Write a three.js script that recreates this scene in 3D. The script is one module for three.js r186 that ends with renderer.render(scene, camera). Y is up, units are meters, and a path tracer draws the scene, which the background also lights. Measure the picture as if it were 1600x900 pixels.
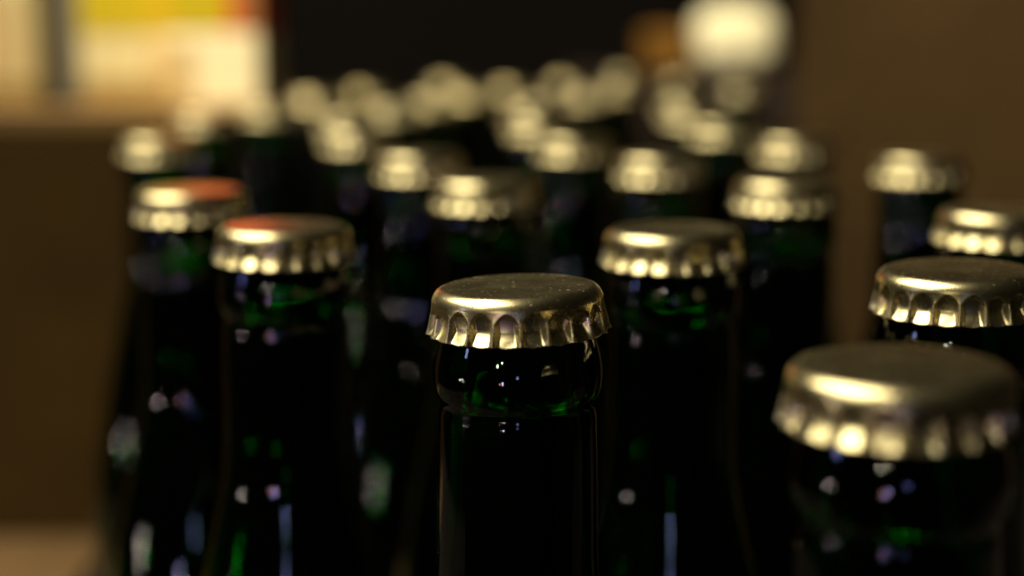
import * as THREE from 'three';
import { RoundedBoxGeometry } from 'three/addons/geometries/RoundedBoxGeometry.js';
import { RectAreaLightUniformsLib } from 'three/addons/lights/RectAreaLightUniformsLib.js';

// ---------------------------------------------------------------- camera, light, exposure
const scene = new THREE.Scene();
scene.background = new THREE.Color(0.0045, 0.0039, 0.0028);
const renderer = new THREE.WebGLRenderer({ antialias: true });
renderer.toneMapping = THREE.LinearToneMapping;
renderer.toneMappingExposure = 1;
renderer.shadowMap.enabled = true;

const camera = new THREE.PerspectiveCamera(21.0, 16 / 9, 0.02, 20);
camera.position.set(0, 0.2680, 0);
camera.rotation.set(THREE.MathUtils.degToRad(-9.5), 0, 0);
camera.focus = 0.236;
camera.userData.fStop = 6.6;
scene.add(camera);

RectAreaLightUniformsLib.init();
function areaLamp(name, color, radiance, w, h, pos, target) {
  const l = new THREE.RectAreaLight(new THREE.Color(...color), radiance, w, h);
  l.name = name; l.position.set(...pos); l.lookAt(...target); scene.add(l);
  return l;
}
// the broad warm ceiling light left of the bottles: it makes the pale shine on every cap's left shoulder
areaLamp('ceiling_light', [1, 0.92, 0.76], 7.2, 2.6, 1.8, [-1.3, 2.0, -0.2], [-0.5, 0.2, -0.2]);
// a narrow bluish window at the left and one behind the camera
areaLamp('window_light', [0.42, 0.48, 1.0], 8, 0.17, 0.24, [-2.2, 0.74, 0.22], [0, 0.2, -0.4]);
areaLamp('window_light_001', [0.42, 0.46, 1.0], 7.5, 0.10, 0.08, [-0.05, 0.36, 1.6], [0, 0.2, -0.4]);
// small lamps of the room, seen as glints in the glass
areaLamp('small_lamp', [1, 0.84, 0.74], 75, 0.045, 0.045, [-2.0, 0.06, 0.0], [0, 0.2, -0.5]);
areaLamp('small_lamp_001', [1, 0.86, 0.76], 42, 0.04, 0.04, [-2.0, 0.11, 0.14], [0, 0.2, -0.5]);
areaLamp('small_lamp_002', [1, 0.88, 0.80], 32, 0.04, 0.04, [-2.0, 0.03, 0.24], [0, 0.2, -0.5]);
areaLamp('small_lamp_003', [0.55, 0.5, 1.0], 24, 0.11, 0.18, [-0.85, 0.15, 2.0], [0, 0.2, -0.4]);
areaLamp('small_lamp_004', [1, 0.32, 0.06], 20, 0.07, 0.10, [-1.03, 0.12, 2.0], [0, 0.2, -0.4]);
areaLamp('small_lamp_005', [1, 0.95, 0.74], 40, 0.09, 0.08, [-1.0, 0.66, 1.6], [0, 0.2, -0.4]);
areaLamp('small_lamp_006', [1, 0.95, 0.74], 40, 0.07, 0.06, [-0.76, 0.74, 1.6], [0, 0.2, -0.4]);
// the shelf spot that lights the packages behind the bottles on the left, and one on the right
function spot(name, color, intensity, pos, target, angle, penumbra) {
  const l = new THREE.SpotLight(new THREE.Color(...color), intensity, 0, angle, penumbra, 2);
  l.name = name; l.position.set(...pos); l.target.position.set(...target); l.castShadow = true; l.shadow.radius = 3;
  scene.add(l, l.target);
  return l;
}
spot('shelf_spot', [1, 0.84, 0.56], 7.6, [-0.45, 1.3, -0.1], [-0.17, 0.385, -0.98], 0.18, 1);
spot('shelf_spot_001', [1, 0.88, 0.64], 5.6, [0.1, 1.25, -0.8], [0.215, 0.26, -1.57], 0.11, 0.6);

// ---------------------------------------------------------------- helpers
let seed = 12345;
const rnd = () => { seed = (seed * 1664525 + 1013904223) >>> 0; return seed / 4294967296; };
const used = new Map();
function numbered(name) {
  const n = used.get(name) ?? 0; used.set(name, n + 1);
  return n ? `${name}_${String(n).padStart(3, '0')}` : name;
}
function thing(name, label, category, [x, y, z], turn = 0, group) {
  const o = new THREE.Group(); o.name = numbered(name); o.position.set(x, y, z); o.rotation.y = turn;
  o.userData = { label, category }; if (group) o.userData.group = group;
  scene.add(o); return o;
}
function part(name, geometry, material, parent, [x, y, z] = [0, 0, 0]) {
  const m = new THREE.Mesh(geometry, material); m.name = name; m.position.set(x, y, z);
  m.castShadow = m.receiveShadow = true; parent.add(m); return m;
}
function struct(name, geometry, material, pos, label, category) {
  const m = part(name, geometry, material, scene, pos);
  m.userData = { kind: 'structure', label, category }; return m;
}
const smooth = (a, b, x) => { const t = Math.min(1, Math.max(0, (x - a) / (b - a))); return t * t * (3 - 2 * t); };
const mix = (a, b, t) => a + (b - a) * t;

// value noise that tiles
function noiseField(n, cells, rand) {
  const g = new Float32Array(cells * cells).map(() => rand()), out = new Float32Array(n * n);
  for (let y = 0; y < n; y++) for (let x = 0; x < n; x++) {
    const fx = (x / n) * cells, fy = (y / n) * cells, ix = Math.floor(fx), iy = Math.floor(fy), u = smooth(0, 1, fx - ix), v = smooth(0, 1, fy - iy);
    const at = (i, j) => g[((j + cells) % cells) * cells + ((i + cells) % cells)];
    out[y * n + x] = mix(mix(at(ix, iy), at(ix + 1, iy), u), mix(at(ix, iy + 1), at(ix + 1, iy + 1), u), v);
  }
  return out;
}
function texture(n, fn, srgb) {
  const d = new Uint8Array(n * n * 4);
  for (let i = 0; i < n * n; i++) { const c = fn(i % n, Math.floor(i / n), i); for (let k = 0; k < 3; k++) d[i * 4 + k] = Math.max(0, Math.min(255, Math.round(c[k] * 255))); d[i * 4 + 3] = 255; }
  const t = new THREE.DataTexture(d, n, n, THREE.RGBAFormat); t.magFilter = THREE.LinearFilter; t.minFilter = THREE.LinearFilter;
  t.wrapS = t.wrapT = THREE.RepeatWrapping; if (srgb) t.colorSpace = THREE.SRGBColorSpace; t.needsUpdate = true; return t;
}

// ---------------------------------------------------------------- materials
const N = 512;
const nA = noiseField(N, 9, rnd), nB = noiseField(N, 40, rnd), nC = noiseField(N, 200, rnd);
// dust specks and hairline scratches on the caps
const specks = new Float32Array(N * N);
for (let k = 0; k < 520; k++) {
  const cx = rnd() * N, cy = rnd() * N, r = 0.8 + rnd() * rnd() * 2.6, a = 0.3 + 0.7 * rnd();
  for (let y = Math.floor(cy - r - 1); y <= cy + r + 1; y++) for (let x = Math.floor(cx - r - 1); x <= cx + r + 1; x++) {
    const d = Math.hypot(x - cx, y - cy), i = ((y + N) % N) * N + ((x + N) % N);
    specks[i] = Math.max(specks[i], a * smooth(r + 0.6, r - 0.6, d));
  }
}
const scratch = new Float32Array(N * N);
for (let k = 0; k < 70; k++) {
  let x = rnd() * N, y = rnd() * N; const a = rnd() * Math.PI * 2, len = 20 + rnd() * 110, bend = (rnd() - 0.5) * 0.01;
  for (let s = 0; s < len; s++) { x += Math.cos(a + bend * s); y += Math.sin(a + bend * s); scratch[((Math.floor(y) + N * 4) % N) * N + ((Math.floor(x) + N * 4) % N)] = 0.8 * Math.sin(Math.PI * s / len); }
}
const capColor = texture(N, (x, y, i) => { const t = 0.9 + 0.07 * nA[i] + 0.05 * nC[i]; return [mix(0.905 * t, 0.62, specks[i] * 0.7), mix(0.84 * t, 0.58, specks[i] * 0.7), mix(0.62 * t, 0.48, specks[i] * 0.7)]; }, true);
const capRough = texture(N, (x, y, i) => { const r = 0.235 + 0.04 * nA[i] + 0.02 * nB[i] + 0.02 * nC[i] + 0.35 * specks[i] + 0.12 * scratch[i]; return [r, r, r]; });
const capBump = texture(N, (x, y, i) => { const h = 0.4 + 0.03 * nC[i] + 0.45 * specks[i] - 0.3 * scratch[i]; return [h, h, h]; });
const capMetal = new THREE.MeshStandardMaterial({ name: 'champagne_tinplate', metalness: 1, roughness: 1, map: capColor, roughnessMap: capRough, bumpMap: capBump, bumpScale: 0.000018 });
const glass = new THREE.MeshPhysicalMaterial({ name: 'green_glass', color: 0xffffff, metalness: 0, roughness: 0.02, transmission: 1, thickness: 0.003, ior: 1.52, attenuationColor: new THREE.Color(0.011, 0.38, 0.054), attenuationDistance: 0.003 });

const beer = new THREE.MeshPhysicalMaterial({ name: 'dark_beer', color: new THREE.Color(0.006, 0.004, 0.001), roughness: 0.6, ior: 1.34, specularIntensity: 0.15 });

const corrug = noiseField(N, 64, rnd), fibre = noiseField(N, 256, rnd), blot = noiseField(N, 6, rnd);
function card(name, rgb, rough = 0.85, vary = 0.16) {
  const map = texture(256, (x, y) => { const i = (y * 2) * N + x * 2, t = 1 - vary / 2 + vary * (0.45 * blot[i] + 0.3 * corrug[i] + 0.25 * fibre[i]); return rgb.map((c) => c * t); }, true);
  const rep = vary > 0.4 ? 1 : 4; map.repeat.set(rep, rep);
  return new THREE.MeshPhysicalMaterial({ name, map, roughness: rough, metalness: 0, specularIntensity: 0.3 });
}
const M = {
  kraft: card('kraft_cardboard', [0.272, 0.197, 0.058], 0.9, 0.45),
  kraftDark: card('aged_kraft_cardboard', [0.325, 0.243, 0.122], 0.9, 0.5),
  tape: card('packing_tape', [0.66, 0.52, 0.34], 0.35, 0.05),
  cream: card('cream_paper', [0.82, 0.77, 0.56], 0.7, 0.08),
  white: card('warm_white_paper', [0.92, 0.88, 0.71], 0.6, 0.06),
  yellow: card('yellow_print', [0.72, 0.65, 0.10], 0.6, 0.05),
  tan: card('tan_print', [0.62, 0.52, 0.30], 0.7, 0.1),
  tanPale: card('pale_tan_print', [0.78, 0.69, 0.48], 0.7, 0.1),
  orange: card('orange_print', [0.93, 0.25, 0.03], 0.6, 0.05),
  rust: card('rust_print', [0.62, 0.40, 0.22], 0.6, 0.05),
  amber: card('amber_print', [0.44, 0.30, 0.08], 0.6, 0.06),
  slate: card('slate_print', [0.42, 0.41, 0.36], 0.7, 0.05),
  darkWood: card('dark_wood', [0.17, 0.13, 0.10], 0.7, 0.3),
  table: card('pale_card', [0.44, 0.34, 0.21], 0.55, 0.25),
  darkTable: new THREE.MeshPhysicalMaterial({ name: 'dark_table', color: new THREE.Color(0.03, 0.024, 0.018), roughness: 0.95, specularIntensity: 0.2 }),
  wall: card('dark_plaster', [0.10, 0.082, 0.062], 0.95, 0.1),
};

// ---------------------------------------------------------------- the setting
struct('table_top', new THREE.BoxGeometry(1.6, 0.04, 2.2), M.darkTable, [0.15, -0.02, -1.22], 'dark wooden table top under the bottles and cartons', 'table top');
{
  const sheet = new THREE.Mesh(new RoundedBoxGeometry(0.30, 0.004, 0.09, 2, 0.001), M.table); sheet.name = 'cardboard_sheet';
  sheet.position.set(-0.36, 0.0022, -0.742); sheet.castShadow = sheet.receiveShadow = true;
  sheet.userData = { label: 'pale brown cardboard sheet on the table before the left carton, lower left corner', category: 'cardboard sheet' };
  scene.add(sheet);
}
struct('back_wall', new THREE.BoxGeometry(6, 3.2, 0.1), M.wall, [0, 1.2, -3.2], 'dark wall far behind the bottles', 'wall');

// ---------------------------------------------------------------- bottles
const MM = 0.001, H = 0.229, RIM = H - 7.3 * MM;   // height of the cap's lower edge
function lathePoints(list) { return list.map(([r, y]) => new THREE.Vector2(r * MM, y * MM)); }
function bottleGeometry(seg) {
  const rim = RIM * 1000, o = (r, below) => [r, rim - below];
  // outside, base to lip, smoothed by a spline; then the inside back down
  const sp = (pts, n) => new THREE.CatmullRomCurve3(pts.map(([r, y]) => new THREE.Vector3(r, y, 0)), false, 'centripetal').getPoints(n).map((v) => [Math.max(0, v.x), v.y]);
  const outside = [[0, 3.2], [12, 2.6], [24, 1.2],
    ...sp([[26.5, 0.4], [28.4, 1.6], [29.4, 5], [29.5, 20], [29.5, 70], [29.5, rim - 155], o(29.3, 140), o(28.5, 127), o(27.0, 113), o(25.3, 101), o(23.6, 91), o(21.7, 81), o(19.6, 71), o(17.3, 61), o(15.2, 52), o(13.7, 44.5), o(13.05, 37), o(12.9, 29), o(12.75, 20), o(12.5, 13)], 70),
    ...sp([o(12.3, 12.2), o(12.2, 11.4), o(12.45, 10.6), o(12.95, 9.7), o(13.28, 8.4), o(13.4, 6.7), o(13.2, 4.6), o(12.7, 2.2), o(12.1, 0.2), o(11.9, -0.8)], 34),
    ...sp([o(11.95, -1.2), o(12.3, -2.2), o(12.3, -3.6), o(11.6, -5.0), o(10.4, -5.6), o(9.2, -5.0)], 14)];
  const inside = sp([o(8.9, -4), o(8.9, 6), o(9.3, 26), o(9.8, 36), o(10.9, 44), o(13.0, 54), o(15.2, 64), o(17.4, 74), o(19.5, 84), o(21.3, 94), o(23.0, 104), o(24.8, 117), o(26.1, 131), [26.9, rim - 147], [26.9, 60], [26.6, 12], [24, 6.5], [12, 5.6]], 60);
  const g = new THREE.LatheGeometry(lathePoints([...outside, ...inside, [0, 5.9]]), seg);
  return g;
}
function beerGeometry(seg) {   // the filling, up to its level in the neck, a hair inside the glass
  const rim = RIM * 1000;
  return new THREE.LatheGeometry(lathePoints([[0, 6.4], [12, 6.1], [23.8, 7.0], [26.3, 12.4], [26.6, 60], [26.6, rim - 147], [25.8, rim - 131], [24.5, rim - 117], [22.7, rim - 104], [21.0, rim - 94], [19.2, rim - 84], [17.1, rim - 74], [14.9, rim - 64], [12.7, rim - 54], [10.6, rim - 44], [9.4, rim - 36], [8.9, rim - 24], [8.75, rim - 17], [0, rim - 17.3]]), seg);
}
// Crown cap: 21 flutes between narrow ridges that flare to the lower edge.
function capGeometry(perTooth, rows) {
  const T = 21, nu = T * perTooth, prof = [];
  // top disc, with a faint pressed ring, and shoulder
  for (const r of [0, 3, 6, 9, 10.6, 11.4]) prof.push({ r, y: 7.3 - 0.22 * (r / 11.4) ** 3, s: -1 });
  const sh = 9; for (let k = 1; k <= sh; k++) { const a = (k / sh) * 1.30; prof.push({ r: 11.4 + 1.95 * Math.sin(a), y: 7.08 - 2.5 * (1 - Math.cos(a)), s: -1 }); }
  const top = prof[prof.length - 1];
  for (let k = 1; k <= rows; k++) { const s = k / rows; prof.push({ r: mix(top.r, 14.35, 0.35 * s + 0.65 * s * s), y: mix(top.y, 0, s), s }); }
  const at = (q, u, inset) => {
    let { r, y, s } = q;
    if (s > 0) {
      const ph = ((u * T) % 1 + 1) % 1 - 0.5, d = Math.abs(ph);                   // 0 mid-flute, 0.5 on the ridge
      const wide = 0.43 * Math.sqrt(Math.min(1, Math.max(0, (s - 0.06) / 0.32)));   // arched top of the flute
      const w = wide > 0 ? smooth(wide + 0.045, Math.max(0, wide - 0.13), d) : 0;
      const depth = 1.2 * smooth(0.04, 0.40, s) - 0.66 * Math.max(0, (s - 0.62) / 0.38) ** 1.25;
      r -= w * depth; r += 0.10 * smooth(0.40, 0.5, d) * smooth(0.1, 0.5, s);
      if (s > 0.999 || s > 0.8) y += 0.22 * smooth(0.8, 1, s) * Math.cos(ph * 2 * Math.PI) * -1 * 0.6;
    }
    return [Math.max(0, r - inset), y];
  };
  const ring = []; for (const q of prof) ring.push((u) => at(q, u, 0));
  const last = prof[prof.length - 1];
  ring.push((u) => { const [r, y] = at(last, u, 0.12); return [r, y - 0.06]; });
  ring.push((u) => { const [r, y] = at(last, u, 0.26); return [r, y]; });
  ring.push((u) => { const [r, y] = at(prof[prof.length - 1 - Math.floor(rows / 3)], u, 0.26); return [r, y]; });
  ring.push((u) => { const [r, y] = at(prof[prof.length - rows], u, 0.26); return [r, y]; });
  const pos = [], uv = [], idx = [];
  ring.forEach((fn, j) => { for (let i = 0; i <= nu; i++) { const u = i / nu, a = u * 2 * Math.PI, [r, y] = fn(u), x = r * Math.sin(a), z = r * Math.cos(a); pos.push(x * MM, y * MM, z * MM); const k = (r + Math.max(0, 7.1 - y)) / 42; uv.push(0.5 + k * Math.sin(a), 0.5 + k * Math.cos(a)); } });
  const W = nu + 1;
  for (let j = 0; j < ring.length - 1; j++) for (let i = 0; i < nu; i++) { const a = j * W + i, b = a + 1, c = a + W, d = c + 1; if (j > 0) idx.push(a, c, b); idx.push(b, c, d); }
  const g = new THREE.BufferGeometry(); g.setAttribute('position', new THREE.Float32BufferAttribute(pos, 3)); g.setAttribute('uv', new THREE.Float32BufferAttribute(uv, 2)); g.setIndex(idx); g.computeVertexNormals();
  const n = g.attributes.normal;   // close the seam
  for (let j = 0; j < ring.length; j++) { const a = j * W, b = a + nu, v = new THREE.Vector3(n.getX(a) + n.getX(b), n.getY(a) + n.getY(b), n.getZ(a) + n.getZ(b)).normalize(); n.setXYZ(a, v.x, v.y, v.z); n.setXYZ(b, v.x, v.y, v.z); }
  return g;
}
const fine = { glass: bottleGeometry(128), cap: capGeometry(24, 36), beer: beerGeometry(64) }, coarse = { glass: bottleGeometry(64), cap: capGeometry(12, 18), beer: beerGeometry(40) };
function makeBottle(kit) {
  const o = new THREE.Group(); o.userData = {};
  part('glass', kit.glass, glass, o);
  part('crown_cap', kit.cap, capMetal, o, [0, RIM, 0]);
  part('beer', kit.beer, beer, o);
  return o;
}
const protoFine = makeBottle(fine), protoCoarse = makeBottle(coarse);
// [x, distance] in mm, cap turn, cap lean (degrees: sideways, forward), label
const BOTTLES = [
  [1, 237, 2, [1.9, 0], 'sharply focused green bottle with gold crown cap, nearest the middle of the picture'],
  [46, 180, 9, [0.8, 0.5], 'nearest green bottle, its gold cap blurred large at lower right'],
  [-46, 311, 5, [-0.3, 0], 'green bottle left behind the sharp one, orange reflection on its gold cap left edge'],
  [32, 306, 12, [0.4, 0], 'green bottle whose gold cap shows directly behind the sharp cap, to its right'],
  [74, 254, 4, [1.2, 0.6], 'green bottle with sharp gold cap cut by the right picture edge'],
  [107, 338, 1, [-0.8, 0], 'green bottle at the right edge, cap just above and behind the sharp right cap'],
  [-79, 381, 7, [0.2, 0], 'green bottle with wide orange reflection across its cap, foremost beside left cardboard carton'],
  [-7, 408, 3, [0.5, 0], 'green bottle left behind the sharp one, half dark cap just left of centre'],
  [72, 406, 10, [-0.4, 0], 'green bottle with half dark cap left of the brown gap showing the right carton'],
  [46, 483, 0, [0, 0], 'green bottle with blurred cap right above the cap behind the sharp one'],
  [-29, 490, 6, [0.4, 0], 'green bottle with round blurred cap, just left of the half dark centre cap'],
  [127, 483, 8, [0, 0], 'green bottle standing alone before the right carton, right of the brown gap'],
  [-60, 605, 2, [0, 0], 'green bottle with lower blurred cap of the bright pair left of centre'],
  [-75, 712, 5, [0, 0], 'green bottle with upper blurred cap of the bright pair left of centre'],
  [-61, 805, 9, [0, 0], 'green bottle with pale blurred disc of a cap above right of the bright left pair'],
  [-120, 946, 1, [0, 0], 'green bottle with single separate blurred disc cap, leftmost before the black background'],
  [-100, 1049, 3, [0, 0], 'green bottle with faint large blurred cap second from left in the back row'],
  [-48, 903, 7, [0, 0], 'green bottle with dim blurred cap between the two big back row discs'],
  [-29, 996, 4, [0, 0], 'green bottle with bright blurred cap, lower of the overlapping back pair left of middle'],
  [-50, 1196, 2, [0, 0], 'green bottle with faint blurred cap, upper of the overlapping back pair left of middle'],
  [-2, 1100, 8, [0, 0], 'green bottle with large faint cap disc above the top of the centre cluster'],
  [12, 676, 6, [0, 0], 'green bottle with lower bright cap in the blurred column at centre'],
  [10, 768, 1, [0, 0], 'green bottle with middle bright cap in the blurred column at centre'],
  [17, 868, 3, [0, 0], 'green bottle with upper bright cap in the blurred column at centre'],
  [23, 566, 5, [0, 0], 'green bottle with brightest round blurred cap, foot of the centre cluster'],
  [42, 1228, 9, [0, 0], 'green bottle with upper faint disc of the back pair right of the centre column'],
  [47, 975, 2, [0, 0], 'green bottle with lower disc of the back pair right of the centre column'],
  [74, 1091, 4, [0, 0], 'green bottle with lower blurred cap left of the amber package'],
  [101, 1412, 7, [0, 0], 'farthest green bottle with faint cap just left of the amber package'],
  [141, 1307, 1, [0, 0], 'green bottle with faint cap disc against the amber package'],
  [95, 870, 6, [0, 0], 'green bottle with upper cap of the overlapping trio below the cream package'],
  [88, 769, 3, [0, 0], 'green bottle with middle cap of the overlapping trio below the cream package'],
  [89, 659, 8, [0, 0], 'green bottle with lowest cap of the overlapping trio below the cream package'],
  [160, 1088, 5, [0, 0], 'green bottle with faint cap at the lower edge of the cream package'],
  [103, 566, 2, [0, 0], 'green bottle with pale blurred cap at the left edge of the right carton'],
  [-128, 566, 4, [0, 0], 'green bottle with pale blurred cap before the right end of the left carton'],
  [-145, 738, 9, [0, 0], 'green bottle with pink reflection on its cap beside the left carton'],
  [-124, 801, 6, [0, 0], 'green bottle with pale cap edge under the bright white package'],
];
for (const [x, d, turn, [side, fwd], label] of BOTTLES) {
  const o = (d < 350 ? protoFine : protoCoarse).clone(); o.name = numbered('beer_bottle');
  o.position.set(x * MM, 0, -d * MM); o.rotation.y = turn * 0.61;
  o.userData = { label, category: 'bottle', group: 'green beer bottles with gold crown caps' };
  const cap = o.children[1]; cap.rotation.order = 'ZXY';
  // the crimped cap sits a touch askew: undo the bottle's turn so that the lean is in the room's axes
  const lean = new THREE.Quaternion().setFromEuler(new THREE.Euler(THREE.MathUtils.degToRad(fwd), 0, THREE.MathUtils.degToRad(side)));
  const q = new THREE.Quaternion().setFromAxisAngle(new THREE.Vector3(0, 1, 0), o.rotation.y);
  cap.quaternion.copy(q.clone().invert().multiply(lean).multiply(q));
  scene.add(o);
}

// ---------------------------------------------------------------- cartons and packages
const board = (w, h, d, r = 0.0015) => new RoundedBoxGeometry(w, h, d, 2, r);
function carton(name, label, [x, z], w, h, d, m, turn = 0) {   // x, z: middle of the front face
  const t = thing(name, label, 'carton', [x, 0, z], turn), e = 0.004;
  part('front_panel', board(w, h, e), m, t, [0, h / 2, -e / 2]);
  part('back_panel', board(w, h, e), m, t, [0, h / 2, -d + e / 2]);
  part('side_panel', board(e, h, d - 2 * e), m, t, [-w / 2 + e / 2, h / 2, -d / 2]);
  part('side_panel', board(e, h, d - 2 * e), m, t, [w / 2 - e / 2, h / 2, -d / 2]);
  part('top_flap', board(w, e, d / 2 - 0.001), m, t, [0, h + e / 2 + 0.0005, -d / 4]);
  part('top_flap', board(w, e, d / 2 - 0.001), m, t, [0, h + e / 2 + 0.0005, -d * 3 / 4]);
  part('packing_tape', board(w * 0.98, 0.0008, 0.05, 0.0003), M.tape, t, [0, h + e + 0.0012, -d / 2]);
  return t;
}
carton('cardboard_carton', 'brown cardboard carton on the table at far left, packages standing on top', [-0.376, -0.79], 0.44, 0.214, 0.36, M.kraft);
carton('cardboard_carton', 'tall brown cardboard carton filling the background at right', [0.36, -0.881], 0.40, 0.36, 0.3, M.kraftDark, -0.35);
const LT = 0.214 + 0.0062;
function packet(name, label, [x, y, z], w, h, d, m, extra = [], round = 0.002) {
  const t = thing(name, label, 'package', [x, y, z]);
  part('carton_body', board(w, h, d, round), m, t, [0, h / 2, -d / 2]);
  for (const [n, mm, px, py, pw, ph] of extra) part(n, board(pw, ph, 0.0012, 0.0004), mm, t, [px, py, 0.0003]);
  return t;
}
packet('paper_package', 'cream package at the far left top of the left carton', [-0.36, LT, -1.0], 0.113, 0.15, 0.10, M.cream, [['tan_band', M.tan, 0, 0.008, 0.11, 0.015], ['tan_panel', M.tanPale, 0.034, 0.045, 0.03, 0.05]]);
packet('paper_package', 'narrow dark slate package between two cream ones on the left carton', [-0.290, LT, -1.02], 0.023, 0.17, 0.09, M.slate);
packet('paper_package', 'cream package with yellow upper label on the left carton', [-0.2445, LT, -1.0], 0.061, 0.14, 0.09, M.cream, [['yellow_label', M.yellow, 0, 0.085, 0.059, 0.08], ['tan_band', M.tan, 0, 0.008, 0.059, 0.015], ['tan_panel', M.tanPale, 0.020, 0.028, 0.016, 0.022]]);
packet('paper_package', 'bright white package at the right end of the left carton', [-0.1863, LT, -0.98], 0.057, 0.045, 0.09, M.white, [['tan_panel', M.tanPale, -0.020, 0.02, 0.016, 0.036]]);
packet('paper_package', 'orange package with yellow and rust corners, on top of the bright white package', [-0.1863, LT + 0.0455, -0.982], 0.057, 0.17, 0.08, M.orange, [['rust_label', M.rust, 0.0205, 0.018, 0.0145, 0.033], ['yellow_label', M.yellow, -0.009, 0.017, 0.037, 0.032]]);

const cr = thing('dark_crate', 'dark wooden crate behind the last bottles, under the cream package', 'crate', [0.19, 0, -1.56]);
for (let k = 0; k < 4; k++) part('slat', board(0.26, 0.046, 0.012, 0.002), M.darkWood, cr, [0, 0.03 + k * 0.052, 0]);
for (const s of [-1, 1]) part('side_panel', board(0.012, 0.208, 0.24, 0.002), M.darkWood, cr, [s * 0.122, 0.104, -0.127]);
part('top_board', board(0.26, 0.014, 0.25, 0.002), M.darkWood, cr, [0, 0.2155, -0.119]);
packet('paper_package', 'bright cream package standing on the dark crate at upper right', [0.2275, 0.2227, -1.57], 0.082, 0.066, 0.09, M.white, [], 0.024);
packet('paper_package', 'amber package beside the bright cream one on the dark crate', [0.158, 0.2227, -1.585], 0.05, 0.044, 0.07, M.amber, [], 0.008);

renderer.render(scene, camera);
